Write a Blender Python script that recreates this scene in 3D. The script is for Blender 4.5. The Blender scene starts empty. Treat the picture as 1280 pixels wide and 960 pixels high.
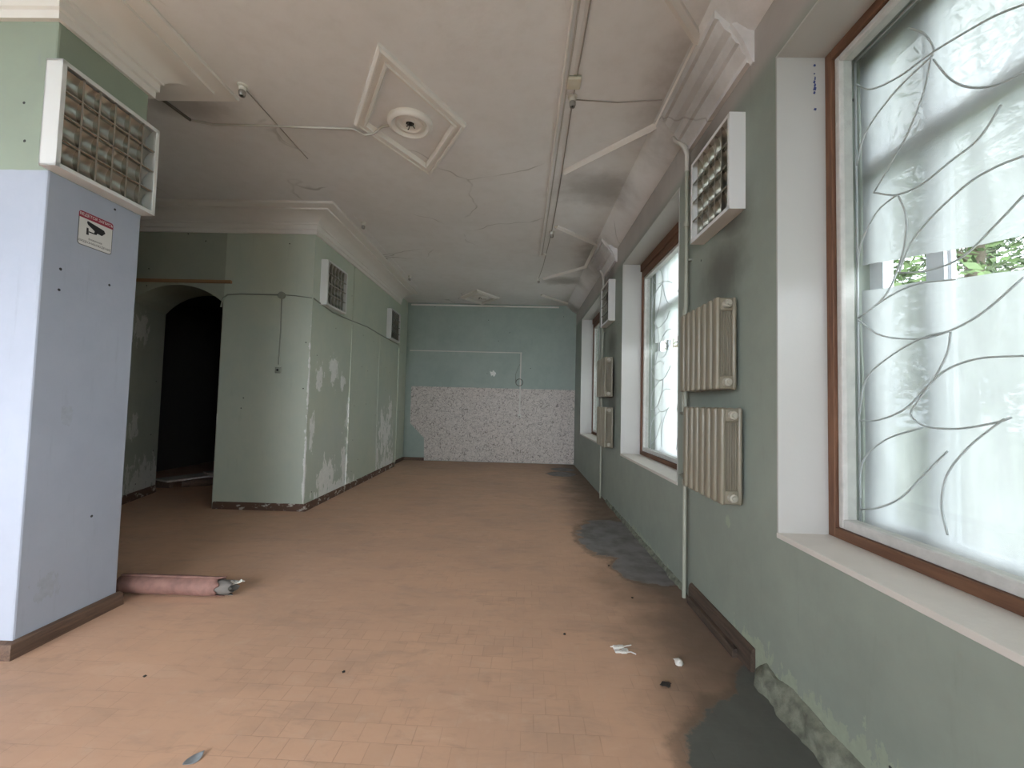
import bpy, bmesh, math, random
from mathutils import Vector, Matrix, noise
random.seed(7)
PI = math.pi
sc = bpy.context.scene
COL = sc.collection

# ------------------------------------------------------------------ measures (metres)
H = 1.61            # eye height
XR = 1.48           # window wall
XL = -3.05          # long left wall / pillar face
YB = 11.5           # far wall
YA = 6.05           # wall with the arch
ZC = 4.3            # ceiling
YREAR = -4.2
XFAR = -7.6
SILL, HEAD = 0.915, 3.70

# ------------------------------------------------------------------ materials
class NT:
    def __init__(s, name):
        s.m = bpy.data.materials.new(name); s.m.use_nodes = True
        s.t = s.m.node_tree; s.N = s.t.nodes; s.N.clear()
        s.out = s.N.new('ShaderNodeOutputMaterial')
        s.geo = s.N.new('ShaderNodeNewGeometry')
        s.P = s.geo.outputs['Position']
    def put(s, sock, v):
        if isinstance(v, bpy.types.NodeSocket): s.t.links.new(v, sock)
        elif v is not None:
            try: sock.default_value = v
            except Exception:
                sock.default_value = tuple(v)[:len(sock.default_value)]
    def n(s, typ, props=None, **ins):
        nd = s.N.new(typ)
        for k, v in (props or {}).items(): setattr(nd, k, v)
        for k, v in ins.items():
            k2 = k.replace('_', ' ')
            s.put(nd.inputs[int(k[1:])] if k[0] == 'i' and k[1:].isdigit() else nd.inputs[k2], v)
        return nd
    def math(s, op, a, b=0.0, c=0.0, clamp=False):
        nd = s.N.new('ShaderNodeMath'); nd.operation = op; nd.use_clamp = clamp
        s.put(nd.inputs[0], a); s.put(nd.inputs[1], b); s.put(nd.inputs[2], c)
        return nd.outputs[0]
    def vec(s, op, a, b=(0, 0, 0)):
        nd = s.N.new('ShaderNodeVectorMath'); nd.operation = op
        s.put(nd.inputs[0], a); s.put(nd.inputs[1], b)
        return nd.outputs['Value'] if op in ('LENGTH', 'DISTANCE', 'DOT_PRODUCT') else nd.outputs[0]
    def sstep(s, v, a, b, lo=0.0, hi=1.0):
        nd = s.N.new('ShaderNodeMapRange'); nd.interpolation_type = 'SMOOTHSTEP'
        s.put(nd.inputs[0], v); s.put(nd.inputs[1], a); s.put(nd.inputs[2], b); s.put(nd.inputs[3], lo); s.put(nd.inputs[4], hi)
        return nd.outputs[0]
    def mix(s, f, a, b, typ='MIX'):
        nd = s.N.new('ShaderNodeMixRGB'); nd.blend_type = typ
        s.put(nd.inputs[0], f)
        for i, c in ((1, a), (2, b)):
            s.put(nd.inputs[i], (c[0], c[1], c[2], 1) if isinstance(c, (tuple, list)) else c)
        return nd.outputs[0]
    def noise(s, scale, detail=4, rough=.55, vec=None, dist=0.0):
        nd = s.n('ShaderNodeTexNoise', Scale=scale, Detail=detail, Roughness=rough, Distortion=dist)
        s.put(nd.inputs['Vector'], vec if vec is not None else s.P)
        return nd.outputs['Fac']
    def xyz(s):
        return s.n('ShaderNodeSeparateXYZ', Vector=s.P).outputs
    def bump(s, h, strength=.3, dist=.01):
        return s.n('ShaderNodeBump', Height=h, Strength=strength, Distance=dist).outputs[0]
    def finish(s, col, rough=.6, metal=0.0, normal=None, spec=.5, **kw):
        b = s.N.new('ShaderNodeBsdfPrincipled')
        s.put(b.inputs['Base Color'], (col[0], col[1], col[2], 1) if isinstance(col, (tuple, list)) else col)
        s.put(b.inputs['Roughness'], rough); s.put(b.inputs['Metallic'], metal)
        s.put(b.inputs['Specular IOR Level'], spec)
        if normal is not None: s.put(b.inputs['Normal'], normal)
        for k, v in kw.items(): s.put(b.inputs[k.replace('_', ' ')], v)
        s.t.links.new(b.outputs[0], s.out.inputs[0])
        return s.m

def blobs(t, lst, warp_scale=9.0, warp=1.1, stretch=None):
    """1 inside ragged ellipsoids, 0 outside"""
    nz = t.noise(warp_scale, 6, .65, t.vec('MULTIPLY', t.P, stretch) if stretch else None)
    best = None
    for (c, r) in lst:
        d = t.vec('LENGTH', t.vec('DIVIDE', t.vec('SUBTRACT', t.P, c), r))
        best = d if best is None else t.math('MINIMUM', best, d)
    v = t.math('ADD', t.math('SUBTRACT', 1.0, best), t.math('MULTIPLY', t.math('SUBTRACT', nz, .56), warp * 2))
    return v

def simple(name, col, rough=.6, metal=0.0, var=.25, scale=14, bump=.12, spec=.4):
    t = NT(name)
    nz = t.noise(scale, 5)
    c = t.mix(t.math('MULTIPLY', nz, var * 2, clamp=True), tuple(min(1, k * (1 + var * .5)) for k in col), tuple(k * (1 - var) for k in col))
    return t.finish(c, rough, metal, t.bump(t.noise(scale * 4, 4), bump, .004) if bump else None, spec)

def paint(name, col, col2, peel=None, peelcol=(.95, .95, .91), stains=None, holes=0.0, split=None, rough=.55, damp=None):
    t = NT(name)
    big = t.noise(.9, 5, .6)
    fine = t.noise(5.0, 6, .65)
    c = t.mix(t.sstep(t.math('ADD', t.math('MULTIPLY', big, .65), t.math('MULTIPLY', fine, .35)), .35, .65), col, col2)
    hgt = t.noise(28, 6, .6)
    if split:
        z = t.xyz()[2]
        zz = t.math('ADD', z, t.math('MULTIPLY', t.noise(12), .012))
        c2 = t.mix(t.sstep(big, .35, .65), split[1], split[2])
        c = t.mix(t.sstep(zz, split[0], split[0] + (split[3] if len(split) > 3 else .006)), c, c2)
    # thin vertical drips and scuffs
    stretched = t.vec('MULTIPLY', t.P, (6, 6, .7))
    sc_ = t.noise(2.5, 5, .7, stretched)
    c = t.mix(t.sstep(sc_, .56, .8, 0, .28), c, tuple(k * .62 for k in col))
    if damp:
        v = blobs(t, damp, 3.0, .5)
        c = t.mix(t.sstep(v, -.1, .6, 0, .5), c, (.50, .54, .50))
    if stains:
        v = blobs(t, stains, 2.5, .35)
        c = t.mix(t.sstep(v, -.05, .8, 0, .72), c, (.07, .06, .05))
    hh = hgt
    if peel:
        v = blobs(t, peel, 10.0, 1.9, (1.3, 1.3, .55))
        m = t.sstep(v, .02, .06)
        pc = t.mix(t.noise(30, 4), peelcol, tuple(k * .72 for k in peelcol))
        c = t.mix(m, c, pc)
        hh = t.math('SUBTRACT', t.math('MULTIPLY', hgt, .35), m)
    if holes:
        vo = t.n('ShaderNodeTexVoronoi', {'feature': 'F1', 'voronoi_dimensions': '2D'}, Scale=3.4)
        px, py, pz = t.xyz()
        t.put(vo.inputs['Vector'], t.n('ShaderNodeCombineXYZ', X=t.math('ADD', px, py), Y=pz, Z=0.0).outputs[0])
        d = t.math('ADD', vo.outputs['Distance'], t.math('MULTIPLY', t.noise(60), .02))
        rnd = t.n('ShaderNodeSeparateColor', Color=vo.outputs['Color']).outputs[0]
        m = t.math('MULTIPLY', t.sstep(d, .038, .044, 1, 0), t.math('GREATER_THAN', rnd, 1 - holes))
        c = t.mix(m, c, (.03, .03, .03))
    return t.finish(c, rough, 0, t.bump(hh, .35, .006), .35)

G1, G2 = (.545, .575, .475), (.475, .51, .42)
T1, T2 = (.37, .43, .385), (.315, .375, .335)
M = {}
M['left'] = paint('green_paint_peeling', G1, (.485, .54, .46), peel=[
    ((XL, 6.36, 1.93), (.2, .16, .22)), ((XL, 6.85, 2.08), (.2, .2, .26)), ((XL, 7.2, 1.9), (.2, .12, .14)),
    ((XL, 6.2, 1.1), (.2, .1, .3)), ((XL, 6.75, .35), (.2, .35, .35)), ((XL, 7.42, .42), (.2, .16, .62)),
    ((XL, 9.65, .75), (.2, .50, .62)), ((XL, 9.9, 1.3), (.2, .16, .4)), ((XL, 9.1, .35), (.2, .12, .5)),
    ((XL, 9.8, .15), (.2, .6, .3)), ((XL, YA, .6), (.03, .035, .9)), ((XL, YA, 1.9), (.03, .03, .7)), ((XL, 9.35, 1.05), (.2, .10, .45)), ((XL, 7.46, 1.3), (.2, .06, .3)), ((XL, 7.0, .12), (.2, .9, .13))],
    damp=[((XL, 7.0, .7), (.4, 1.2, .8)), ((XL, 9.5, .9), (.4, 1.0, 1.1))], holes=.10)
M['arch'] = paint('green_paint_arch_wall', (.41, .425, .34), (.36, .38, .31), peel=[
    ((-4.35, YA, 1.28), (.06, .2, .09)), ((-3.8, YA, .36), (.12, .2, .14)), ((-3.25, YA, .32), (.13, .2, .13)),
    ((-3.12, YA, 2.0), (.13, .2, .05)), ((-3.62, YA, 2.02), (.07, .2, .06)),
    ((XL, YA, .6), (.03, .03, .9)), ((-5.9, 6.6, .25), (.3, .8, .36)), ((-5.8, 6.3, 2.6), (.2, .25, .3)), ((-5.8, 6.3, 1.1), (.2, .12, .2))],
    peelcol=(.72, .71, .64), holes=.34)
M['back'] = paint('teal_paint', T1, T2, peel=[((-.76, YB, 2.4), (.08, .3, .08))], holes=.05)
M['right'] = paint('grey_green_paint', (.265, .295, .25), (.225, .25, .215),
    peel=[((XR, 2.2, .10), (.3, .85, .14)), ((XR, 1.55, .12), (.3, .5, .17)), ((XR, 2.65, .13), (.3, .2, .10)),
          ((XR, 3.05, .82), (.3, .05, .05)), ((XR, 5.2, .03), (.3, 1.2, .07))], peelcol=(.34, .375, .29), split=(3.70, (.42, .385, .355), (.36, .325, .30), .13),
    stains=[((XR, 3.15, 2.62), (.3, .46, .42)), ((XR, 6.95, 2.62), (.3, .46, .36)), ((XR, 3.0, 3.0), (.3, .4, .3)), ((XR, 3.5, 3.7), (.4, .5, .35)),
            ((XR, 7.2, 3.75), (.4, .6, .3)), ((XR, 6.9, 1.9), (.3, .45, .6))], holes=.05)
M['pillar'] = paint('pale_blue_paint', (.40, .43, .50), (.365, .395, .465),
    peel=[((XL, 2.75, .33), (.2, .10, .12)), ((XL, 2.8, 1.45), (.2, .05, .07))], peelcol=(.42, .45, .51),
    split=(3.02, (.30, .35, .275), (.27, .31, .25)), holes=.22)
M['plain'] = paint('pale_wall_paint', (.42, .44, .42), (.36, .39, .37))
M['dark_room'] = simple('gloom_dark_plaster', (.05, .045, .04), .9)  # near-black colour paints in the gloom of the unlit room

def ceil_mat():
    t = NT('dirty_whitewash')
    big = t.noise(.55, 5, .6); f = t.noise(6, 6, .65)
    c = t.mix(t.sstep(big, .3, .7), (.84, .82, .825), (.77, .745, .74))
    c = t.mix(t.sstep(f, .4, .75, 0, .16), c, (.58, .535, .50))
    v = blobs(t, [((1.35, 3.45, 4.2), (.45, 1.1, .6)), ((1.3, 7.5, 4.2), (.45, 1.2, .6)), ((1.4, 11.2, 4.2), (.3, .5, .4)),
                  ((-3.15, 3.75, 4.3), (.5, .35, .3)), ((.9, 5.2, 4.3), (.7, .5, .3)), ((.9, 9.2, 4.3), (.6, .4, .3))], 2.2, .5)
    c = t.mix(t.sstep(v, -.2, .8, 0, .55), c, (.17, .145, .125))
    # plaster cracks
    w = t.n('ShaderNodeTexVoronoi', {'feature': 'DISTANCE_TO_EDGE'}, Scale=.45)
    t.put(w.inputs['Vector'], t.vec('ADD', t.P, t.vec('MULTIPLY', t.n('ShaderNodeTexNoise', Scale=1.5, Vector=t.P).outputs['Color'], (.5, .5, .5))))
    cr = t.math('MULTIPLY', t.sstep(w.outputs['Distance'], .0, .006, 1, 0), t.sstep(t.noise(.7), .5, .6, 0, .45))
    c = t.mix(cr, c, (.2, .17, .15))
    return t.finish(c, .85, 0, t.bump(t.noise(18, 6), .3, .006), .2)
M['ceiling'] = ceil_mat()
M['moulding'] = simple('old_white_plaster', (.76, .72, .685), .8, var=.16, scale=5)
M['reveal'] = simple('white_reveal_paint', (.42, .405, .38), .55, var=.14, scale=4, bump=.2)
M['sill'] = simple('peeling_sill_paint', (.55, .51, .465), .6, var=.22, scale=9, bump=.4)

def floor_mat():
    t = NT('faded_terracotta_tiles')
    rot = t.n('ShaderNodeVectorRotate', {'rotation_type': 'Z_AXIS'}, Vector=t.P, Angle=.02).outputs[0]
    b = t.n('ShaderNodeTexBrick', {'offset': .5, 'offset_frequency': 2}, Vector=rot, Scale=1.0, Mortar_Size=.0028, Mortar_Smooth=.3,
            Brick_Width=.128, Row_Height=.12, Bias=0.0)
    b.inputs['Color1'].default_value = (0, 0, 0, 1); b.inputs['Color2'].default_value = (1, 1, 1, 1); b.inputs['Mortar'].default_value = (.5, .5, .5, 1)
    per = t.n('ShaderNodeSeparateColor', Color=b.outputs['Color']).outputs[0]
    grout = b.outputs['Fac']
    big = t.noise(.8, 5, .6); f = t.noise(7, 6, .7)
    c = t.mix(t.sstep(big, .32, .68), (.60, .37, .25), (.525, .33, .23))
    x_, y_, z_ = t.xyz()
    mott = t.noise(2.3, 6, .7, t.vec('MULTIPLY', t.P, (.7, 1.6, 1)), .5)
    c = t.mix(t.sstep(mott, .48, .72, 0, .5), c, (.40, .275, .205))
    c = t.mix(t.sstep(mott, .44, .28, 0, .4), c, (.66, .45, .33))
    tilevis = t.math('MULTIPLY', t.sstep(t.noise(1.3, 4), .40, .62, .10, 1.0), t.sstep(y_, 2.3, 5.5, .75, .3))
    c = t.mix(t.math('MULTIPLY', t.sstep(per, .6, 1.0, 0, .42), tilevis), c, (.42, .275, .19))
    c = t.mix(t.math('MULTIPLY', t.sstep(per, .3, 0.0, 0, .18), tilevis), c, (.64, .40, .285))
    c = t.mix(t.math('MULTIPLY', grout, t.math('MULTIPLY', tilevis, .5)), c, (.28, .175, .12))
    c = t.mix(t.sstep(f, .5, .8, 0, .35), c, (.60, .46, .36))          # dust
    swirl = t.noise(3.0, 6, .7, t.vec('MULTIPLY', t.P, (1, 3, 1)), 1.2)
    c = t.mix(t.sstep(swirl, .52, .75, 0, .5), c, (.36, .245, .18))
    # long dirty strip along the window wall; floor darker towards the far wall
    x, y, z = t.xyz()
    edge = t.math('ADD', x, t.math('MULTIPLY', t.math('SUBTRACT', t.noise(1.4, 5), .5), 1.1))
    c = t.mix(t.sstep(edge, .55, 1.35, 0, .80), c, (.105, .08, .06))
    edgeb = t.math('ADD', y, t.math('MULTIPLY', t.math('SUBTRACT', t.noise(1.1, 5), .5), 1.6))
    c = t.mix(t.sstep(edgeb, 9.3, 11.2, 0, .35), c, (.20, .14, .10))
    # bare cement repairs
    v = blobs(t, [((1.30, 5.25, 0), (.60, .92, 1)), ((1.35, 4.35, 0), (.42, .45, 1)), ((1.0, 9.9, 0), (.35, .35, 1)), ((1.1, 10.6, 0), (.3, .3, 1))], 3.2, .32)
    v2 = blobs(t, [((1.52, 1.9, 0), (.78, .66, 1)), ((1.62, 2.45, 0), (.36, .40, 1)), ((1.3, 1.2, 0), (.7, .6, 1))], 5.0, .16)
    vm = t.math('MAXIMUM', v, v2)
    m = t.sstep(vm, .03, .07)
    rim = t.math('MULTIPLY', t.sstep(vm, -.10, .02), t.math('SUBTRACT', 1.0, m))
    c = t.mix(t.math('MULTIPLY', rim, .6), c, (.12, .085, .06))
    cem = t.mix(t.sstep(t.noise(5, 6), .35, .7), (.215, .205, .205), (.14, .13, .125))
    cem = t.mix(t.sstep(v2, .0, .05), cem, t.mix(t.noise(4, 5), (.125, .13, .115), (.085, .085, .078)))
    c = t.mix(m, c, cem)
    hgt = t.math('SUBTRACT', t.math('MULTIPLY', t.noise(25, 5), .3), t.math('MULTIPLY', grout, tilevis))
    hgt = t.math('SUBTRACT', hgt, t.math('MULTIPLY', m, 1.2))
    r = t.sstep(f, .3, .8, .48, .72)
    return t.finish(c, r, 0, t.bump(hgt, .35, .004), .35)
M['floor'] = floor_mat()

def wood_mat(name, a, b, axis=1, rough=.6, scale=3.0):
    t = NT(name)
    st = [14, 14, 14]; st[axis] = 1.0
    nz = t.noise(scale, 6, .65, t.vec('MULTIPLY', t.P, tuple(st)), .6)
    c = t.mix(t.sstep(nz, .35, .68), a, b)
    sp = t.noise(22, 4, .7)
    c = t.mix(t.sstep(sp, .6, .72, 0, .45), c, tuple(k * .45 for k in a))
    return t.finish(c, rough, 0, t.bump(nz, .3, .004), .35)
M['brown_y'] = wood_mat('brown_frame_wood', (.155, .075, .042), (.10, .046, .027), 1)
M['brown_z'] = wood_mat('brown_frame_wood_upright', (.165, .08, .045), (.105, .048, .028), 2)
M['skirt'] = wood_mat('worn_brown_skirting', (.155, .095, .065), (.09, .055, .04), 1)
M['skirt_chip'] = None
def skirt_chipped():
    t = NT('chipped_brown_skirting')
    n1 = t.noise(9, 6, .7)
    c = t.mix(n1, (.15, .085, .06), (.10, .058, .042))
    c = t.mix(t.sstep(t.noise(6, 6, .7, t.vec('MULTIPLY', t.P, (1, 1, 2))), .55, .60), c, (.50, .46, .41))
    return t.finish(c, .7, 0, t.bump(n1, .5, .006), .3)
M['skirt_chip'] = skirt_chipped()
M['skirt_dark'] = wood_mat('grimy_dark_skirting', (.085, .058, .042), (.045, .032, .025), 1, .8)
M['batten'] = wood_mat('pale_wood_batten', (.36, .215, .11), (.27, .155, .08), 0)
M['plank'] = wood_mat('dusty_grey_planks', (.64, .58, .51), (.44, .39, .33), 1, .8)
M['outer_frame'] = simple('old_window_paint_grey', (.60, .61, .65), .55, var=.15)
M['bead'] = simple('peeling_pale_sash_paint', (.50, .48, .45), .6, var=.4, scale=18, bump=.4)
M['grille'] = simple('painted_grille_bar', (.46, .47, .48), .45, var=.15)
M['radiator'] = simple('cream_radiator_enamel', (.215, .19, .14), .38, var=.12, scale=6, bump=.05, spec=.5)
M['plug'] = simple('pale_radiator_plug', (.36, .34, .28), .4, var=.15)
M['pipe'] = simple('painted_heating_pipe', (.30, .305, .25), .45, var=.2, scale=8)
M['pipe_white'] = simple('pale_pipe_paint', (.50, .47, .43), .55, var=.2)
M['lamp_white'] = simple('white_lamp_enamel', (.66, .66, .645), .4, var=.06, scale=4, bump=0)
M['lamp_metal'] = simple('dull_mirror_aluminium', (.52, .51, .47), .26, 1.0, var=.3, scale=9, bump=.15)
M['lamp_back'] = simple('louvre_backing_aluminium', (.50, .49, .45), .3, 1.0, var=.35, scale=7, bump=.1)
M['white_plastic'] = simple('white_plastic', (.62, .60, .55), .45, var=.12)
M['cream_plastic'] = simple('cream_plastic', (.62, .57, .47), .45, var=.1)
M['cable'] = simple('painted_over_cable', (.235, .255, .21), .5, var=.2)
M['cable_ceiling'] = simple('grey_ceiling_cable', (.33, .30, .275), .6, var=.2)
M['cable_white'] = simple('dusty_white_cable', (.50, .47, .44), .6, var=.2)
M['cable_dark'] = simple('dark_cable', (.10, .085, .07), .6, var=.2)
M['metal'] = simple('tarnished_metal', (.36, .34, .32), .35, .8, var=.3)
M['black'] = simple('black_print', (.012, .012, .013), .5, var=.0, bump=0)
M['dark_hole'] = simple('dark_opening', (.02, .018, .016), .9, bump=0)
M['red'] = simple('dark_red_print', (.26, .028, .05), .5, var=.05, bump=0)
M['sign_white'] = simple('off_white_sticker', (.62, .61, .58), .45, var=.05, bump=0)
M['text_grey'] = simple('grey_print', (.12, .12, .11), .5, var=0, bump=0)
M['red_lino'] = simple('faded_red_linoleum', (.31, .165, .135), .75, var=.6, scale=11, bump=.5)
M['felt'] = simple('grey_felt_backing', (.16, .145, .13), .95, var=.3, scale=20)
M['paper'] = simple('white_paper_scrap', (.62, .60, .565), .8, var=.2)
M['leaf_dry'] = simple('bluish_dry_leaf', (.25, .27, .29), .6, var=.3, scale=30)
M['grit'] = simple('dark_grit', (.025, .02, .017), .9)
M['ink'] = simple('blue_marker_ink', (.03, .045, .16), .5, bump=0)
M['tree_bark'] = simple('grey_bark', (.16, .13, .10), .9, var=.4)
M['leaf'] = simple('green_leaves', (.05, .085, .03), .6, var=.5, scale=2, bump=0)
M['leaf2'] = simple('fresh_green_leaves', (.085, .14, .045), .6, var=.5, scale=2, bump=0)
M['ground'] = simple('grass_ground', (.15, .19, .10), .9, var=.5, scale=1.5)
M['facade'] = simple('outside_render', (.45, .44, .42), .9)

def panel_mat():
    t = NT('speckled_chip_panel')
    n1 = t.noise(10, 2, .5, None, .9)
    n2 = t.noise(34, 2, .5, t.vec('ADD', t.P, (5, 3, 8)), .8)
    c = t.mix(t.sstep(n2, .42, .58), (.66, .595, .55), (.55, .49, .445))
    c = t.mix(t.sstep(t.math('ABSOLUTE', t.math('SUBTRACT', n1, .5)), .0, .032, .95, 0), c, (.16, .135, .12))
    n3 = t.noise(19, 2, .5, t.vec('ADD', t.P, (1, 7, 2)), 1.2)
    c = t.mix(t.sstep(t.math('ABSOLUTE', t.math('SUBTRACT', n3, .5)), .0, .03, .6, 0), c, (.76, .71, .67))
    return t.finish(c, .6, 0, None, .3)
M['panel'] = panel_mat()

def film_mat(name, c1, c2):
    t = NT(name)
    tr = t.N.new('ShaderNodeBsdfTranslucent'); tp = t.N.new('ShaderNodeBsdfTransparent'); gl = t.N.new('ShaderNodeBsdfGlossy')
    wr = t.noise(2.2, 5, .6, t.vec('MULTIPLY', t.P, (1, 2.2, .6)), .8)
    col = t.mix(t.sstep(wr, .35, .7), c1, c2)
    t.put(tr.inputs[0], col); t.put(tp.inputs[0], (.42, .44, .44, 1))
    t.put(gl.inputs['Roughness'], .25); t.put(gl.inputs[0], (.8, .8, .8, 1))
    nb = t.bump(t.noise(5, 5, .6, t.vec('MULTIPLY', t.P, (1, 2, .8)), .6), .5, .02)
    t.put(gl.inputs['Normal'], nb)
    df = t.N.new('ShaderNodeBsdfDiffuse'); t.put(df.inputs[0], (.80, .82, .83, 1))
    m0 = t.n('ShaderNodeMixShader', Fac=.34, i1=tr.outputs[0], i2=df.outputs[0])
    a = t.n('ShaderNodeMixShader', Fac=.13, i1=m0.outputs[0], i2=tp.outputs[0])
    b = t.n('ShaderNodeMixShader', Fac=.05, i1=a.outputs[0], i2=gl.outputs[0])
    t.t.links.new(b.outputs[0], t.out.inputs[0]); return t.m
M['film'] = film_mat('milky_plastic_film', (.32, .33, .335), (.42, .43, .435))
M['film_bright'] = film_mat('brighter_plastic_film', (.74, .76, .77), (.86, .875, .88))  # more transmissive copy, brightens the farther windows and the far end
def glass_mat():
    t = NT('dusty_window_glass')
    tp = t.N.new('ShaderNodeBsdfTransparent'); gl = t.N.new('ShaderNodeBsdfGlossy'); df = t.N.new('ShaderNodeBsdfDiffuse')
    t.put(tp.inputs[0], (.94, .96, .95, 1)); t.put(gl.inputs['Roughness'], .02)
    t.put(df.inputs[0], (.55, .55, .52, 1))
    lw_ = t.n('ShaderNodeLayerWeight', Blend=.5)
    fr = t.math('ADD', .03, t.math('MULTIPLY', t.math('POWER', lw_.outputs['Facing'], 5.0), .55))
    a = t.n('ShaderNodeMixShader', Fac=fr, i1=tp.outputs[0], i2=gl.outputs[0])
    dust = t.sstep(t.noise(3, 6, .7), .45, .8, .02, .08)
    b = t.n('ShaderNodeMixShader', Fac=dust, i1=a.outputs[0], i2=df.outputs[0])
    t.t.links.new(b.outputs[0], t.out.inputs[0]); return t.m
M['glass'] = glass_mat()

# ------------------------------------------------------------------ mesh builder
class MB:
    def __init__(s): s.bm = bmesh.new()
    def face(s, pts):
        try: return s.bm.faces.new([s.bm.verts.new(p) for p in pts])
        except ValueError: return None
    def box(s, a, b, r=0.0, seg=2):
        lo = Vector([min(a[i], b[i]) for i in range(3)]); hi = Vector([max(a[i], b[i]) for i in range(3)])
        t = bmesh.new()
        bmesh.ops.create_cube(t, size=1, matrix=Matrix.Translation((lo + hi) / 2) @ Matrix.Diagonal((*(hi - lo), 1)))
        if r > 0:
            bmesh.ops.bevel(t, geom=list(t.edges), offset=min(r, min(hi - lo) * .49), segments=seg, affect='EDGES', profile=.5)
        s.join(t); return s
    def join(s, t, mat=None):
        if mat is not None: bmesh.ops.transform(t, matrix=mat, verts=t.verts)
        me = bpy.data.meshes.new('tmp'); t.to_mesh(me); t.free(); s.bm.from_mesh(me); bpy.data.meshes.remove(me)
    def tube(s, pts, r, n=8, cap=True, rads=None):
        pts = [Vector(p) for p in pts]; rings = []
        up = None
        for i, p in enumerate(pts):
            if i == 0: d = pts[1] - p
            elif i == len(pts) - 1: d = p - pts[i - 1]
            else: d = (pts[i + 1] - p).normalized() + (p - pts[i - 1]).normalized()
            d.normalize()
            if up is None or abs(d.dot(up)) > .99:
                up = Vector((0, 0, 1)) if abs(d.z) < .9 else Vector((1, 0, 0))
            a = d.cross(up).normalized(); b = a.cross(d).normalized(); up = b
            rr = rads[i] if rads else r
            rings.append([s.bm.verts.new(p + a * math.cos(2 * PI * k / n) * rr + b * math.sin(2 * PI * k / n) * rr) for k in range(n)])
        for i in range(len(rings) - 1):
            for k in range(n):
                s.bm.faces.new([rings[i][k], rings[i][(k + 1) % n], rings[i + 1][(k + 1) % n], rings[i + 1][k]])
        if cap:
            s.bm.faces.new(rings[0][::-1]); s.bm.faces.new(rings[-1])
        return s
    def cyl(s, p0, p1, r, n=16): return s.tube([p0, p1], r, n)
    def prism(s, poly, axis, a, b):
        """poly: 2D points in the other two axes (ascending axis order)"""
        def mk(p, v):
            q = list(p); q.insert(axis, v); return s.bm.verts.new(q)
        A = [mk(p, a) for p in poly]; B = [mk(p, b) for p in poly]; n = len(poly)
        for i in range(n): s.bm.faces.new([A[i], A[(i + 1) % n], B[(i + 1) % n], B[i]])
        s.bm.faces.new(A[::-1]); s.bm.faces.new(B); return s
    def lathe(s, prof, c, axis=2, n=32, sign=1):
        """prof: (r, h) list; around axis at c, h measured along axis*sign"""
        rings = []
        for (r, h) in prof:
            ring = []
            for k in range(n):
                u, v = r * math.cos(2 * PI * k / n), r * math.sin(2 * PI * k / n)
                q = [u, v]; q.insert(axis, h * sign)
                ring.append(s.bm.verts.new(Vector(c) + Vector(q)))
            rings.append(ring)
        for i in range(len(rings) - 1):
            for k in range(n):
                s.bm.faces.new([rings[i][k], rings[i][(k + 1) % n], rings[i + 1][(k + 1) % n], rings[i + 1][k]])
        if prof[0][0] > 1e-4: s.bm.faces.new(rings[0])
        if prof[-1][0] > 1e-4: s.bm.faces.new(rings[-1])
        return s
    def sweep(s, prof, path, z, closed=False, cap=True):
        """prof: (d, h) closed outline; d to the left of the 2D path, h added to z; mitred corners"""
        P = [Vector(p) for p in path]; n = len(P); rings = []
        for i in range(n):
            pr = P[i - 1] if (i > 0 or closed) else None
            nx = P[(i + 1) % n] if (i < n - 1 or closed) else None
            d1 = (P[i] - pr).normalized() if pr is not None else (nx - P[i]).normalized()
            d2 = (nx - P[i]).normalized() if nx is not None else d1
            n1 = Vector((-d1.y, d1.x)); n2 = Vector((-d2.y, d2.x))
            m = n1 + n2; m.normalize(); m /= max(.2, m.dot(n1))
            rings.append([s.bm.verts.new((P[i].x + m.x * d, P[i].y + m.y * d, z + h)) for d, h in prof])
        k = len(prof)
        for i in range(n if closed else n - 1):
            A, B = rings[i], rings[(i + 1) % n]
            for j in range(k):
                s.bm.faces.new([A[j], A[(j + 1) % k], B[(j + 1) % k], B[j]])
        if cap and not closed:
            s.bm.faces.new(rings[0]); s.bm.faces.new(rings[-1][::-1])
        return s
    def build(s, name, mat, parent=None, smooth=False, angle=.6):
        bmesh.ops.recalc_face_normals(s.bm, faces=s.bm.faces)
        me = bpy.data.meshes.new(name); s.bm.to_mesh(me); s.bm.free()
        if mat: me.materials.append(mat)
        if smooth:
            me.polygons.foreach_set('use_smooth', [True] * len(me.polygons))
            try: me.set_sharp_from_angle(angle=angle)
            except Exception: pass
        o = bpy.data.objects.new(name, me); COL.objects.link(o)
        if parent: o.parent = parent
        return o

def tag(o, label, cat, group=None, kind=None):
    o['label'] = label; o['category'] = cat
    if group: o['group'] = group
    if kind: o['kind'] = kind
    return o
def thing(name, loc, rz=0.0, label='', cat='', group=None):
    o = bpy.data.objects.new(name, None); COL.objects.link(o); o.location = loc; o.rotation_euler = (0, 0, rz)
    o.empty_display_size = .1
    return tag(o, label, cat, group)
def struct(o, label=None, cat=None):
    o['kind'] = 'structure'
    if label: o['label'] = label; o['category'] = cat
    return o
def dup(root, loc, rz, label):
    r = root.copy(); COL.objects.link(r); r.location = loc; r.rotation_euler = (0, 0, rz); r['label'] = label
    for ch in list(root.children):
        c = ch.copy(); COL.objects.link(c); c.parent = r
        for g in list(ch.children):
            d = g.copy(); COL.objects.link(d); d.parent = c
    return r

# ------------------------------------------------------------------ the shell
struct(MB().box((XFAR - .3, YREAR - .3, -.2), (XR + .7, YB + .3, 0)).build('floor', M['floor']), 'worn terracotta tile floor with grey cement patches', 'floor')
struct(MB().box((XFAR - .3, YREAR - .3, ZC), (XR + .7, YB + .3, ZC + .2)).build('ceiling', M['ceiling']), 'dirty whitewashed ceiling', 'ceiling')

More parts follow.
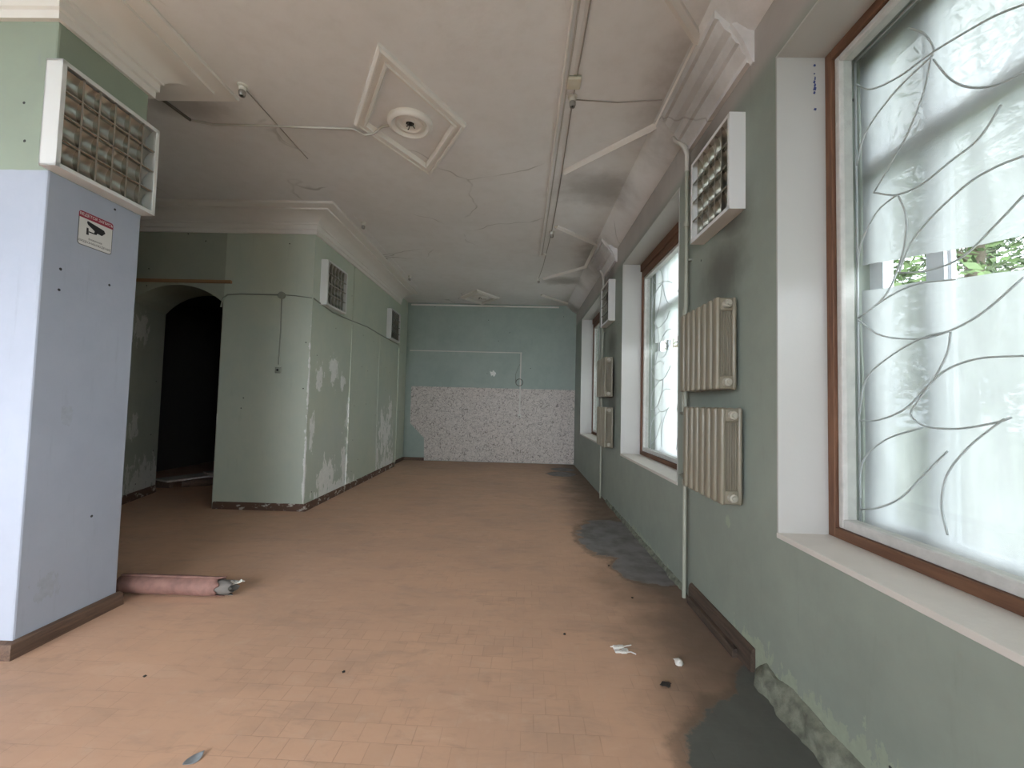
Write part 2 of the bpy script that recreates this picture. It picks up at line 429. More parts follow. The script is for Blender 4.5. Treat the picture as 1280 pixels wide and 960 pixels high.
WIN = [(-4.1, -.72), (.23, 2.47), (4.0, 6.24), (8.02, 10.4)]  # first one is out of view, widened to let in more light
XO = 2.10
w = MB()
ys = [YREAR - .3] + [v for a in WIN for v in a] + [YB + .3]
for i in range(0, len(ys), 2): w.box((XR, ys[i], 0), (XO, ys[i + 1], ZC))
for a, b in WIN:
    w.box((XR, a, 0), (XO, b, SILL - .03)); w.box((XR, a, HEAD + .012), (XO, b, ZC))
struct(w.build('wall_right', M['right']), 'grey-green painted window wall', 'wall')
# sloped strip where window wall meets ceiling
struct(MB().prism([(1.20, ZC), (XR, ZC), (XR, 4.09), (1.44, 4.10), (1.36, 4.15), (1.28, 4.22)], 1, YREAR, YB).build('trim_1', M['ceiling'], smooth=True), 'sloping plaster strip between window wall and ceiling', 'trim')
struct(MB().box((XL - .1, YB, 0), (XR, YB + .3, ZC)).build('wall_back', M['back']), 'teal far wall', 'wall')
lw = MB()
lw.box((-4.36, YA, 0), (XL, 7.5, ZC)); lw.box((-4.36, 7.5, 0), (XL + .012, 9.0, ZC)); lw.box((-4.36, 9.0, 0), (XL, 10.46, ZC)); lw.box((-4.36, 10.46, 0), (XL - .09, YB + .3, ZC))
struct(lw.build('wall_left', M['left']), 'long green left wall with flaking paint', 'wall')
# wall with the arched passage
def arch_pts(cx, hw, spring, rise, n=18):
    R = (hw * hw + rise * rise) / (2 * rise); a = math.asin(hw / R)
    return [(cx - hw, 0)] + [(cx - hw, spring * k / 4) for k in range(1, 4)] + \
           [(cx + R * math.sin(-a + 2 * a * k / n), spring + R * math.cos(-a + 2 * a * k / n) - (R - rise)) for k in range(n + 1)] + \
           [(cx + hw, spring * k / 4) for k in range(3, 0, -1)] + [(cx + hw, 0)]
A = arch_pts(-5.05, .68, 2.97, .25); B = arch_pts(-5.26, .72, 2.95, .33)
aw = MB()
def V3(p, y): return (p[0], y, p[1])
for i in range(len(A) - 1):
    a, b = A[i], A[i + 1]
    aw.face([V3(a, YA), V3(b, YA), V3(B[i + 1], 6.95), V3(B[i], 6.95)])
    if abs(a[0] - b[0]) > 1e-5:
        aw.face([V3(a, YA), (a[0], YA, ZC), (b[0], YA, ZC), V3(b, YA)])
        aw.face([V3(B[i], 6.95), (B[i][0], 6.95, ZC), (B[i + 1][0], 6.95, ZC), V3(B[i + 1], 6.95)])
for (pts, yy) in ((A, YA), (B, 6.95)):
    l, r = pts[0][0], pts[-1][0]
    aw.face([(XFAR, yy, 0), (l, yy, 0), (l, yy, ZC), (XFAR, yy, ZC)])
    aw.face([(r, yy, 0), (-4.36, yy, 0), (-4.36, yy, ZC), (r, yy, ZC)])
bmesh.ops.remove_doubles(aw.bm, verts=aw.bm.verts, dist=1e-4)
struct(aw.build('wall_arch', M['arch']), 'green wall pierced by a low arched passage', 'wall')
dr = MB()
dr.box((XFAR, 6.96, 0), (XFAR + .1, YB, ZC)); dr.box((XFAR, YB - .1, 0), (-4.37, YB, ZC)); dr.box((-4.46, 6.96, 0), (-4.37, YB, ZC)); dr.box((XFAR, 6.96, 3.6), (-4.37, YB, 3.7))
struct(dr.build('wall_passage', M['dark_room']), 'walls coloured dark for the gloom of the room beyond the arch', 'wall')
# pillar wall end; its unseen leftward run is added to shade behind it
struct(MB().box((XFAR, 2.58, 0), (XL + .01, 3.245, ZC), .012, 2).build('wall_partition', M['pillar']), 'pale blue wall end with green band on top', 'wall')
struct(MB().box((XFAR - .3, YREAR, 0), (XFAR, YB, ZC)).build('wall_far_left', M['plain']), 'outer left wall out of sight', 'wall')
rw = MB()
rw.box((XFAR, YREAR - .3, 0), (-7.2, YREAR, ZC)); rw.box((-1.1, YREAR - .3, 0), (XR, YREAR, ZC)); rw.box((XFAR, YREAR - .3, 4.05), (XR, YREAR, ZC)); rw.box((XFAR, YREAR - .3, 0), (XR, YREAR, .9))
for x in (-5.2, -3.1): rw.box((x - .06, YREAR - .2, .9), (x + .06, YREAR - .1, 4.05))
struct(rw.build('wall_rear', M['plain']), 'shop front wall behind the viewer', 'wall')

# ------------------------------------------------------------------ cornices
CORN = [(0, -.30), (.028, -.30), (.028, -.245), (.045, -.235), (.045, -.175), (.062, -.165), (.062, -.15), (.085, -.125), (.13, -.095), (.19, -.072),
        (.26, -.06), (.30, -.058), (.30, -.035), (.40, -.035), (.425, -.028), (.432, -.012), (.43, 0), (0, 0)]
def cornice(name, path, label):
    return struct(MB().sweep(CORN, path, ZC).build(name, M['moulding'], smooth=True, angle=.5), label, 'cornice')
cornice('trim_2', [(-3.35, 3.245), (XL + .01, 3.245), (XL + .01, 2.58), (-6.8, 2.58)], 'stepped white cornice wrapping the blue wall end')
cornice('trim_3', [(XL, 10.44), (XL, YA), (XFAR, YA)][::1], 'stepped white cornice above the arch and long left wall')
# flat plaster band outside the left cornice, seen as a faint line
struct(MB().sweep([(.55, 0), (.55, -.006), (.44, -.006), (.44, 0)], [(XL, 10.44), (XL, YA)], ZC).build('trim_4', M['ceiling']), 'faint flat plaster band beside the left cornice', 'trim')
# cornices on the window piers
PC = [(XR, 3.90), (1.445, 3.90), (1.445, 3.945), (1.43, 3.96), (1.405, 4.0), (1.40, 4.03), (1.375, 4.04), (1.35, 4.075), (1.345, 4.10), (1.30, 4.13), (1.27, 4.18), (1.262, 4.2), (1.235, 4.205), (1.235, 4.285), (XR, 4.285)]
for k, (a, b) in enumerate(((2.74, 3.78), (6.66, 7.70))):
    m = MB().prism(PC, 1, a, b)
    for e, s_ in ((a, -1), (b, 1)):
        m.prism([(1.40, 4.04), (1.47, 3.88), (XR, 3.88), (XR, 4.2), (1.33, 4.14)], 1, e, e + s_ * .035)
    struct(m.build('trim_%d' % (5 + k), M['ceiling'], smooth=True, angle=.4), ('nearer', 'farther')[k] + ' plaster cornice on a window pier', 'cornice')
# thin raised mouldings outlining the ceiling panels
MLD = [(-.04, 0), (-.034, -.022), (-.015, -.03), (.0, -.042), (.016, -.03), (.034, -.022), (.04, 0)]
pan = [[(.44, 2.18), (1.25, 3.02), (1.25, 3.95), (.45, 4.80)], [(.48, 6.30), (1.22, 7.0), (1.22, 8.15), (.44, 9.0)], [(.46, 10.35), (1.2, 11.2)]]
for k, p in enumerate(pan):
    struct(MB().sweep(MLD, p, ZC).build('trim_%d' % (7 + k), M['moulding'], smooth=True, angle=.9), ('nearest', 'middle', 'farthest')[k] + ' angled ceiling moulding beside the windows', 'moulding')
# white strip on top of far wall
struct(MB().box((XL, YB - .025, 4.225), (1.0, YB, 4.262)).build('trim_10', M['moulding']), 'thin white strip along top of the far wall', 'trim')
# vertical ridges on left wall
for k, (y, z0, z1) in enumerate(((7.5, .1, 2.3), (9.0, .1, 2.95), (10.46, .1, 2.9))):
    struct(MB().box((XL - .01, y - .012, z0), (XL + .018, y + .012, z1), .006).build('trim_%d' % (11 + k), M['left']), ('nearest', 'middle', 'farthest')[k] + ' upright ridge on the long green wall', 'trim')

# ------------------------------------------------------------------ skirting boards
def skirt(name, path, mat, label, h=.10, d=.03):
    m = MB().sweep([(0, 0), (d, 0), (d, h * .7), (d * .75, h * .92), (d * .3, h), (0, h)], path, 0.0)
    return struct(m.build(name, mat, smooth=True, angle=.5), label, 'skirting board')
skirt('baseboard_partition', [(-6.8, 2.58), (XL + .01, 2.58), (XL + .01, 3.26)][::-1], M['skirt'], 'worn brown skirting round the blue wall end', .095, .045)
skirt('baseboard_arch', [(XL, YA), (-4.34, YA)], M['skirt_chip'], 'chipped brown skirting below the green wall right of arch', .10, .03)
skirt('baseboard_left', [(XL + .012, 10.3), (XL + .012, YA - .03)], M['skirt_chip'], 'chipped brown skirting along the long green wall', .10, .03)
skirt('baseboard_corner', [(-2.56, YB), (XL - .09, YB), (XL - .09, 10.46)], M['skirt'], 'dark skirting in the far left corner', .08, .03)
skirt('baseboard_passage', [(-5.98 , 6.93), (-5.73, YA)], M['skirt_chip'], 'broken skirting inside the arched passage', .12, .03)
skirt('baseboard_right', [(XR, 2.70), (XR, 3.66)], M['skirt_dark'], 'loose dark skirting below the nearest radiators', .14, .03)

def plaster_foot(name, y0, y1, d, h, label):
    m = MB(); NY = int((y1 - y0) / .03); G = []
    for i in range(NY + 1):
        y = y0 + (y1 - y0) * i / NY; row = []
        for j in range(7):
            u = j / 6; a = u * PI / 2
            k = 1 + .55 * noise.noise(Vector((y * 5, u * 2, 1))) + .3 * noise.noise(Vector((y * 16, u * 5, 4)))
            e = min(1, i / 4, (NY - i) / 4)
            row.append(m.bm.verts.new((XR + .004 - d * math.cos(a) ** 1.5 * k * (.15 + .85 * e), y, -.002 + h * math.sin(a) ** 1.2 * (.6 + .4 * k) * (.2 + .8 * e))))
        G.append(row)
    for i in range(NY):
        for j in range(6): m.bm.faces.new([G[i][j], G[i + 1][j], G[i + 1][j + 1], G[i][j + 1]])
    return struct(m.build(name, M['foot'], smooth=True, angle=.9), label, 'plaster')
M['foot'] = simple('crumbling_mossy_plaster', (.255, .265, .205), .95, var=.7, scale=14, bump=1.0)
plaster_foot('trim_14', .9, 2.70, .075, .13, 'crumbling plaster foot of the window wall near the viewer')
plaster_foot('trim_15', 3.75, 7.3, .03, .05, 'crumbling plaster foot of the window wall farther along')
skirt('trim_16', [(XR - .032, 2.85), (XR - .03, 3.60)], M['skirt_dark'], 'second loose batten lying against the dark skirting', .055, .035)
# ------------------------------------------------------------------ windows
def window(n, y0, y1, head_h):
    root = struct(bpy.data.objects.new('window_%d' % n, None), None); COL.objects.link(root); root.location = (1.75, (y0 + y1) / 2, SILL)
    root['label'] = ('window out of sight beside the viewer', 'nearest window at the right with curly grille', 'second window beyond the nearest radiators', 'farthest window near the far wall')[n]
    root['category'] = 'window'
    def part(mb, name, mat, parent=None, **k):
        o = mb.build(name, mat, **k)
        o.parent = parent or root
        o.matrix_parent_inverse = Matrix.Translation(root.location).inverted() if parent is None else Matrix()
        return o
    l = MB(); e = .012
    l.box((XR - .004, y0, SILL), (1.80, y0 + e, HEAD)); l.box((XR - .004, y1 - e, SILL), (1.80, y1, HEAD)); l.box((XR - .004, y0, HEAD), (1.80, y1, HEAD + e))
    part(l, 'reveal_lining', M['reveal'])
    part(MB().box((XR - .008, y0, SILL - .03), (1.82, y1, SILL), .004), 'sill', M['sill'])
    # brown inner frame
    f = MB(); t = .05; xa, xb = 1.755, 1.83
    f.box((xa, y0 + e, SILL), (xb, y0 + e + t, HEAD), .004); f.box((xa, y1 - e - t, SILL), (xb, y1 - e, HEAD), .004)
    part(f, 'frame_upright', M['brown_z'])
    g = MB()
    g.box((xa, y0 + e + t, SILL), (xb, y1 - e - t, SILL + .055), .004)
    if head_h > .1:
        g.box((xa, y0 + e + t, HEAD - head_h), (xb, y1 - e - t, HEAD), .004); g.box((xa - .022, y0 + e, HEAD - head_h * .55), (xa - .001, y1 - e, HEAD), .004)
    else: g.box((xa, y0 + e + t, HEAD - head_h), (xb, y1 - e - t, HEAD), .004)
    part(g, 'frame_rail', M['brown_y'])
    # pale glazing bead
    a0, a1, b0, b1 = y0 + e + t, y1 - e - t, SILL + .055, HEAD - head_h
    bd = MB(); s = .035
    bd.box((xa + .02, a0, b0), (xb + .02, a0 + s, b1), .006); bd.box((xa + .02, a1 - s, b0), (xb + .02, a1, b1), .006)
    bd.box((xa + .02, a0 + s, b0), (xb + .02, a1 - s, b0 + s * 1.5), .006); bd.box((xa + .02, a0 + s, b1 - s), (xb + .02, a1 - s, b1), .006)
    part(bd, 'glazing_bead', M['bead'])
    part(MB().box((1.798, a0 + .01, b0 + .01), (1.802, a1 - .01, b1 - .01)), 'pane', M['glass'])
    # old outer sash
    o = MB(); x0, x1 = 2.012, 2.07; ym = y1 - .385
    o.box((x0, y0, SILL), (x1, y0 + .09, HEAD)); o.box((x0, y1 - .09, SILL), (x1, y1, HEAD))
    o.box((x0, y0, SILL - .03), (x1, y1, SILL + .10)); o.box((x0, y0, HEAD - .10), (x1, y1, HEAD + .01))
    for yy in (ym, (y0 + y1) / 2 + (y0 + y1) / 2 - ym):
        o.box((x0, yy - .045, SILL), (x1, yy + .045, HEAD)); o.box((x0 + .02, yy - .06, SILL), (x1 - .02, yy + .06, HEAD))
    o.box((x0, y0, 2.93), (x1, y1, 3.05)); 
    part(o, 'outer_sash', M['outer_frame'])
    return root
wins = [window(i, a, b, (.06, .055, .20, .20)[i]) for i, (a, b) in enumerate(WIN)]
# marker scribble on the reveal of the nearest window
ik = MB()
for z, dz, wd_ in ((3.648, .012, .008), (3.60, .005, .005), (3.565, .02, .004), (3.545, .016, .007), (3.525, .018, .006), (3.502, .02, .010), (3.48, .014, .007), (3.38, .012, .009)):
    xc = 1.697 + random.uniform(-.004, .004)
    ik.prism([(xc - wd_, z), (xc + wd_ * .6, z - .003), (xc + wd_, z + dz * .7), (xc - wd_ * .3, z + dz)], 1, 2.456, 2.4582)
io = ik.build('ink_mark', M['ink']); io.parent = wins[1]; io.matrix_parent_inverse = Matrix.Translation(wins[1].location).inverted(); io['label'] = 'blue marker scribble'

# --- plastic film hung inside the outer sash
def film(y0, y1, zt0, zt1, zb0, zb1, label, name='plastic_sheet', seed=0, mat='film'):
    m = MB(); NY, NZ = 26, 22; G = []
    for i in range(NY + 1):
        y = y0 + (y1 - y0) * i / NY; row = []
        for j in range(NZ + 1):
            u = i / NY; top = zt0 + (zt1 - zt0) * u; bot = zb0 + (zb1 - zb0) * u
            z = bot + (top - bot) * j / NZ
            dx = noise.noise(Vector((seed, y * 3.0, z * 1.1))) * .016 + noise.noise(Vector((seed + 9, y * 8, z * 2.5))) * .006
            dz = noise.noise(Vector((seed + 3, y * 4, 0))) * .02 if j in (0, NZ) else 0
            row.append(m.bm.verts.new((1.965 + dx, y, z + dz)))
        G.append(row)
    for i in range(NY):
        for j in range(NZ): m.bm.faces.new([G[i][j], G[i + 1][j], G[i + 1][j + 1], G[i][j + 1]])
    o = m.build(name, M[mat], smooth=True, angle=3)
    return tag(o, label, 'plastic sheet', 'milky sheets in the windows')
for i, (a, b) in enumerate(WIN):
    if i == 0: continue
    wn = ('', 'nearest window', 'second window', 'farthest window')[i]
    g = (None, (2.07, 2.45, 1.95, 2.31), (2.42, 2.54, 2.30, 2.40), (2.45, 2.55, 2.33, 2.42))[i]
    film(a + .01, b - .01, HEAD - .02, HEAD - .02, g[0], g[1], 'upper milky plastic sheet behind the glass of the ' + wn, seed=i * 5, mat='film' if i == 1 else 'film_bright')
    film(a + .01, b - .01, g[2], g[3], SILL + .02, SILL + .02, 'lower milky plastic sheet behind the glass of the ' + wn, seed=i * 5 + 2, mat='film' if i == 1 else 'film_bright')

# --- curly metal grille: bars given as (y, z) metres on the plane of the grille
GR = []
def bar(*p): GR.append(p)
bar((2.440, 3.504), (2.302, 3.389), (2.128, 3.324), (1.964, 3.304), (1.800, 3.265), (1.691, 3.232), (1.595, 3.186))
bar((1.957, 3.284), (1.950, 3.326), (1.996, 3.433), (2.076, 3.532))
bar((2.443, 3.012), (2.343, 3.167), (2.162, 3.260), (1.961, 3.288))
bar((1.961, 3.281), (2.002, 3.139), (2.094, 2.990), (2.168, 2.917), (2.292, 2.801))
bar((1.951, 3.265), (1.875, 3.110), (1.794, 3.010), (1.698, 2.945), (1.602, 2.921))
bar((2.292, 2.801), (2.155, 2.720), (2.018, 2.703), (1.883, 2.736), (1.766, 2.765), (1.680, 2.850))
bar((2.155, 2.720), (2.276, 2.684), (2.382, 2.554), (2.445, 2.387))
bar((2.147, 2.720), (2.102, 2.575), (2.120, 2.425), (2.179, 2.284))
bar((2.146, 2.318), (2.081, 2.439), (1.965, 2.528), (1.814, 2.596), (1.706, 2.609), (1.610, 2.598))
bar((2.146, 2.313), (1.998, 2.278), (1.844, 2.288), (1.711, 2.374), (1.613, 2.448))
bar((2.129, 2.380), (2.230, 2.219), (2.408, 2.136))
bar((2.408, 2.136), (2.213, 2.207), (2.056, 2.230), (1.870, 2.200))
bar((2.429, 2.127), (2.269, 2.020), (2.090, 1.970), (1.950, 1.968), (1.782, 2.021), (1.621, 2.134))
bar((2.447, 1.576), (2.364, 1.781), (2.219, 1.891), (2.032, 1.965), (1.899, 1.976))
bar((2.451, 1.560), (2.276, 1.570), (2.127, 1.629), (2.008, 1.736), (1.915, 1.808), (1.786, 1.842), (1.628, 1.836))
bar((1.897, 1.972), (1.914, 1.883), (1.967, 1.786), (2.066, 1.657), (2.094, 1.602), (2.026, 1.551), (1.884, 1.546), (1.740, 1.577), (1.675, 1.602))
bar((2.449, 1.099), (2.391, 1.329), (2.243, 1.466), (2.040, 1.543))
bar((2.444, 1.069), (2.283, 1.111), (2.150, 1.196), (2.045, 1.311), (1.923, 1.444))
bar((1.930, 1.077), (1.953, 1.201), (1.925, 1.344), (1.828, 1.478), (1.700, 1.596))
bar((1.390, 3.504), (1.252, 3.389), (1.078, 3.324), (0.914, 3.304), (0.750, 3.265), (0.641, 3.232), (0.545, 3.186))
bar((0.907, 3.284), (0.900, 3.326), (0.946, 3.433), (1.026, 3.532))
bar((1.393, 3.012), (1.293, 3.167), (1.112, 3.260), (0.911, 3.288))
bar((0.911, 3.281), (0.952, 3.139), (1.044, 2.990), (1.118, 2.917), (1.242, 2.801))
bar((0.901, 3.265), (0.825, 3.110), (0.744, 3.010), (0.648, 2.945), (0.552, 2.921))
bar((1.242, 2.801), (1.105, 2.720), (0.968, 2.703), (0.833, 2.736), (0.716, 2.765), (0.630, 2.850))
bar((1.105, 2.720), (1.226, 2.684), (1.332, 2.554), (1.395, 2.387))
bar((1.097, 2.720), (1.052, 2.575), (1.070, 2.425), (1.129, 2.284))
bar((1.096, 2.318), (1.031, 2.439), (0.915, 2.528), (0.764, 2.596), (0.656, 2.609), (0.560, 2.598))
bar((1.096, 2.313), (0.948, 2.278), (0.794, 2.288), (0.661, 2.374), (0.563, 2.448))
bar((1.079, 2.380), (1.180, 2.219), (1.358, 2.136))
bar((1.358, 2.136), (1.163, 2.207), (1.006, 2.230), (0.820, 2.200))
bar((1.379, 2.127), (1.219, 2.020), (1.040, 1.970), (0.900, 1.968), (0.732, 2.021), (0.571, 2.134))
bar((1.397, 1.576), (1.314, 1.781), (1.169, 1.891), (0.982, 1.965), (0.849, 1.976))
bar((1.401, 1.560), (1.226, 1.570), (1.077, 1.629), (0.958, 1.736), (0.865, 1.808), (0.736, 1.842), (0.578, 1.836))
bar((0.847, 1.972), (0.864, 1.883), (0.917, 1.786), (1.016, 1.657), (1.044, 1.602), (0.976, 1.551), (0.834, 1.546), (0.690, 1.577), (0.625, 1.602))
bar((1.399, 1.099), (1.341, 1.329), (1.193, 1.466), (0.990, 1.543))
bar((1.394, 1.069), (1.233, 1.111), (1.100, 1.196), (0.995, 1.311), (0.873, 1.444))
bar((0.880, 1.077), (0.903, 1.201), (0.875, 1.344), (0.778, 1.478), (0.650, 1.596))
GX = 1.895
def catmull(p, n=6):
    p = [Vector(q) for q in p]; q = [p[0] * 2 - p[1]] + p + [p[-1] * 2 - p[-2]]; out = []
    for i in range(1, len(q) - 2):
        for k in range(n):
            t = k / n
            out.append(.5 * ((2 * q[i]) + (q[i + 1] - q[i - 1]) * t + (2 * q[i - 1] - 5 * q[i] + 4 * q[i + 1] - q[i + 2]) * t * t + (3 * q[i] - q[i - 1] - 3 * q[i + 1] + q[i + 2]) * t ** 3))
    out.append(p[-1]); return out
gro = thing('window_grille', (GX, 1.35, SILL), 0, 'metal grille of curling bars in the nearest window', 'window grille', 'curling window grilles')
def gpart(mb, name):
    o = mb.build(name, M['grille'], gro, smooth=True, angle=2); return o
HW = 1.06
for s in (1, -1): gpart(MB().tube([(0, s * HW, .07), (0, s * HW, 2.72)], .006, 6), 'upright_bar')
for z in (.07, 2.72): gpart(MB().tube([(0, -HW, z), (0, HW, z)], .006, 6), 'cross_bar')
for p in GR:
    q = [(max(-HW, min(HW, y - 1.35)), max(.07, min(2.72, z - SILL))) for y, z in p]
    gpart(MB().tube([(0, y, z) for y, z in catmull(q)], .0046, 6), 'curled_bar')
dup(gro, (GX, 5.12, SILL), 0, 'metal grille of curling bars in the second window')
dup(gro, (GX, 9.21, SILL), 0, 'metal grille of curling bars in the farthest window')

# ------------------------------------------------------------------ louvred wall lamps
def make_lamp():
    r = thing('louvred_lamp', (0, 0, 0), 0, '', 'lamp', 'square louvred wall lamps')
    W, Hh, D, fl = .36, .345, .105, .028
    h = MB()
    h.box((0, -W, -Hh), (D, -W + .012, Hh)); h.box((0, W - .012, -Hh), (D, W, Hh)); h.box((0, -W, -Hh), (D, W, -Hh + .012)); h.box((0, -W, Hh - .012), (D, W, Hh))
    h.box((D - .004, -W, -Hh), (D + .004, -W + fl, Hh), .002); h.box((D - .004, W - fl, -Hh), (D + .004, W, Hh), .002)
    h.box((D - .004, -W, -Hh), (D + .004, W, -Hh + fl), .002); h.box((D - .004, -W, Hh - fl), (D + .004, W, Hh), .002)
    h.box((0, -W, -Hh), (.006, W, Hh))
    h.build('housing', M['lamp_white'], r)
    iw, ih = W - fl, Hh - fl
    b = MB(); n = 4
    for k in range(n):                      # shallow curved mirror troughs behind each tube position
        z0 = -ih + 2 * ih * k / n; z1 = -ih + 2 * ih * (k + 1) / n; prev = None
        for j in range(9):
            t = j / 8; z = z0 + (z1 - z0) * t; x = .02 + .05 * (2 * t - 1) ** 2
            cur = (b.bm.verts.new((x, -iw, z)), b.bm.verts.new((x, iw, z)))
            if prev: b.bm.faces.new([prev[0], prev[1], cur[1], cur[0]])
            prev = cur
    b.build('reflector', M['lamp_back'], r, smooth=True, angle=1)
    for k in range(1, n):
        z = -ih + 2 * ih * k / n
        m = MB()
        pr = [(.045, z - .003), (.098, z - .010), (.104, z - .003), (.104, z + .003), (.045, z + .003)]
        A_ = [m.bm.verts.new((x, -iw, zz)) for x, zz in pr]; B_ = [m.bm.verts.new((x, iw, zz)) for x, zz in pr]
        for i in range(5): m.bm.faces.new([A_[i], A_[(i + 1) % 5], B_[(i + 1) % 5], B_[i]])
        m.build('mirror_rail', M['lamp_metal'], r)
    for k in range(1, 6):
        y = -iw + 2 * iw * k / 6
        m = MB()
        for q in range(n):
            z0 = -ih + 2 * ih * q / n; z1 = -ih + 2 * ih * (q + 1) / n; prev = None
            for j in range(7):
                t = j / 6; z = z0 + (z1 - z0) * t; xx = .062 + .03 * (2 * t - 1) ** 2
                cur = [m.bm.verts.new(p) for p in ((xx, y - .003, z), (.103, y - .006, z), (.103, y + .006, z), (xx, y + .003, z))]
                if prev:
                    for i in range(4): m.bm.faces.new([prev[i], prev[(i + 1) % 4], cur[(i + 1) % 4], cur[i]])
                prev = cur
        m.build('cross_blade', M['lamp_metal'], r)
    return r
L0 = make_lamp(); L0.location = (XL + .01, 2.885, 3.365); L0['label'] = 'large square louvred lamp on the pale blue wall end'
L1 = dup(L0, (XL, 6.62, 3.365), 0, 'louvred lamp on the green wall nearest the arch')
L2 = dup(L0, (XL, 9.8, 3.34), 0, 'louvred lamp on the green wall nearest the far corner')
L3 = dup(L0, (XR, 3.14, 3.285), PI, 'louvred lamp above the nearest radiators')
L4 = dup(L0, (XR, 7.05, 3.295), PI, 'louvred lamp above the farther radiators')
for l in (L3, L4): l.scale = (1.0, .90, .97)

# ------------------------------------------------------------------ radiators (local: x away from wall, y along wall, z up; base at bottom)
def make_radiator(n=7, p=.098, h=.63, d=.14):
    r = thing('radiator', (0, 0, 0), 0, '', 'radiator', 'cast iron radiators on the window wall')
    x0 = .03
    def section():
        m = MB()
        m.box((x0 + d - .034, -.034, 0), (x0 + d, .034, h), .0165, 4)            # front column
        m.box((x0, -.034, 0), (x0 + .030, .034, h), .0145, 3)                     # rear column
        m.box((x0 + .012, -.030, h - .095), (x0 + d - .012, .030, h - .004), .014, 3)
        m.box((x0 + .012, -.030, .004), (x0 + d - .012, .030, .095), .014, 3)
        m.box((x0 + .02, -.012, .06), (x0 + d - .02, .012, h - .06))            # web
        for k in range(5):
            x = x0 + .040 + k * .0155
            m.box((x - .003, -.024, .095), (x + .003, .024, h - .095), .002, 1)
        for z in (.05, h - .05): m.cyl((x0 + d * .5, -p / 2, z), (x0 + d * .5, p / 2, z), .026, 16)
        return m
    first = section().build('section', M['radiator'], r, smooth=True, angle=.7); first.location = (0, -p * (n - 1) / 2, 0)
    for k in range(1, n):
        s = first.copy(); COL.objects.link(s); s.parent = r; s.location = (0, p * (k - (n - 1) / 2), 0)
    for z in (.05, h - .05):
        for s in (1, -1):
            y = s * p * n / 2
            m = MB().lathe([(.0, .026), (.014, .026), (.016, .014), (.026, .012), (.029, -.002), (.029, -.03)], (x0 + d * .5, y, z), 1, 18, s)
            m.build('end_plug', M['plug'], r, smooth=True, angle=.6)
    for y in (-p * 2, p * 2):
        MB().box((-.004, y - p / 2 - .008, h * .82), (x0 + .05, y - p / 2 + .008, h * .82 + .02), .003).build('wall_bracket', M['radiator'], r)
    return r
R0 = make_radiator(); R0.rotation_euler = (0, 0, PI); R0.location = (XR, 3.19, 1.735); R0['label'] = 'upper cream radiator on the pier by the nearest window'
R1 = dup(R0, (XR, 3.115, .985), PI, 'lower cream radiator on the pier by the nearest window')
R2 = dup(R0, (XR, 6.99, 1.745), PI, 'upper cream radiator on the pier beyond the second window')
R3 = dup(R0, (XR, 6.93, .955), PI, 'lower cream radiator on the pier beyond the second window')

def riser(y, label, up, low):
    r = thing('heating_pipe', (XR - .05, y, 0), 0, label, 'heating pipe', 'heating risers on the window wall')
    MB().tube([(0, 0, 0), (0, 0, 3.72)], .017, 12).build('riser', M['pipe'], r, smooth=True, angle=1.2)
    pts = [(0, 0, 3.70), (0, 0, 3.86), (-.01, .02, 3.93), (-.03, .10, 4.02), (-.04, .17, 4.08), (-.045, .20, 4.15), (-.045, .205, 4.22)]
    MB().tube([Vector(v) for v in pts], .02, 12).build('bent_top', M['pipe_white'], r, smooth=True, angle=1.2)
    for z0, z1 in ((2.15, 2.5), (1.52, 1.80)):
        c = [(0, .0, z1), (0, .05, z1 - .04), (0, .055, (z0 + z1) / 2), (0, .05, z0 + .04), (0, 0, z0)]
        MB().tube([Vector(v) for v in c], .012, 10).build('bypass_loop', M['pipe'], r, smooth=True, angle=1.2)
    for z in (2.31, 1.785, 1.56, 1.035):
        MB().tube([(0, 0, z), (-.045, -.03, z), (-.05, -(up if z > 1.6 else low), z)], .013, 10).build('branch_pipe', M['pipe'], r, smooth=True, angle=1.2)
    for z in (.95, 3.2): MB().cyl((0, 0, z), (0, 0, z + .04), .024, 12).build('coupling', M['pipe'], r, smooth=True, angle=.6)
    MB().box((0, -.006, 2.9), (.05, .006, 2.915)).build('wall_clip', M['pipe'], r)
    return r
riser(3.70, 'painted riser pipe beside the nearest pair of radiators', .142, .217)
riser(7.47, 'painted riser pipe beside the farther pair of radiators', .112, .172)

# ------------------------------------------------------------------ ceiling pieces
def medallion(cx, cy, hx, hy, label, first):
    r = thing('ceiling_medallion', (cx, cy, ZC), 0, label, 'ceiling ornament', 'diamond plaster ceiling medallions')
    prof = [(0, 0), (0, -.03), (.018, -.045), (.035, -.045), (.04, -.032), (.075, -.03), (.082, -.045), (.10, -.045), (.115, -.02), (.118, 0)]
    path = [(0, -hy), (hx, 0), (0, hy), (-hx, 0)]
    MB().sweep(prof, path, 0, closed=True).build('diamond_frame', M['moulding'], r, smooth=True, angle=.5)
    R = .215
    ro = MB().lathe([(R, 0), (R, -.018), (R - .015, -.04), (R - .04, -.048), (R - .06, -.035), (R - .07, -.02), (R - .085, -.02), (R - .09, -.032), (R - .105, -.032), (R - .115, -.016), (.07, -.012), (.065, -.022), (.05, -.024), (.045, -.01), (0, -.01)], (0, 0, 0), 2, 40)
    ro.build('rosette', M['moulding'], r, smooth=True, angle=.8)
    MB().lathe([(.04, 0), (.038, -.014), (0, -.016)], (.0, 0, 0), 2, 10).build('wire_hole', M['dark_hole'], r, smooth=True)
    k = MB()
    for a in range(3):
        x = .02 * math.cos(a * 2.1); y = .02 * math.sin(a * 2.1)
        k.tube([(x, y, -.012), (x * 1.6, y * 1.6, -.04), (x * 2.4, y * 1.2, -.06)], .005, 6)
    k.build('wire_stub', M['cable_dark'], r)
    return r
medallion(-1.13, 3.97, .545, .92, 'large diamond plaster medallion with round rosette nearest the viewer', True)
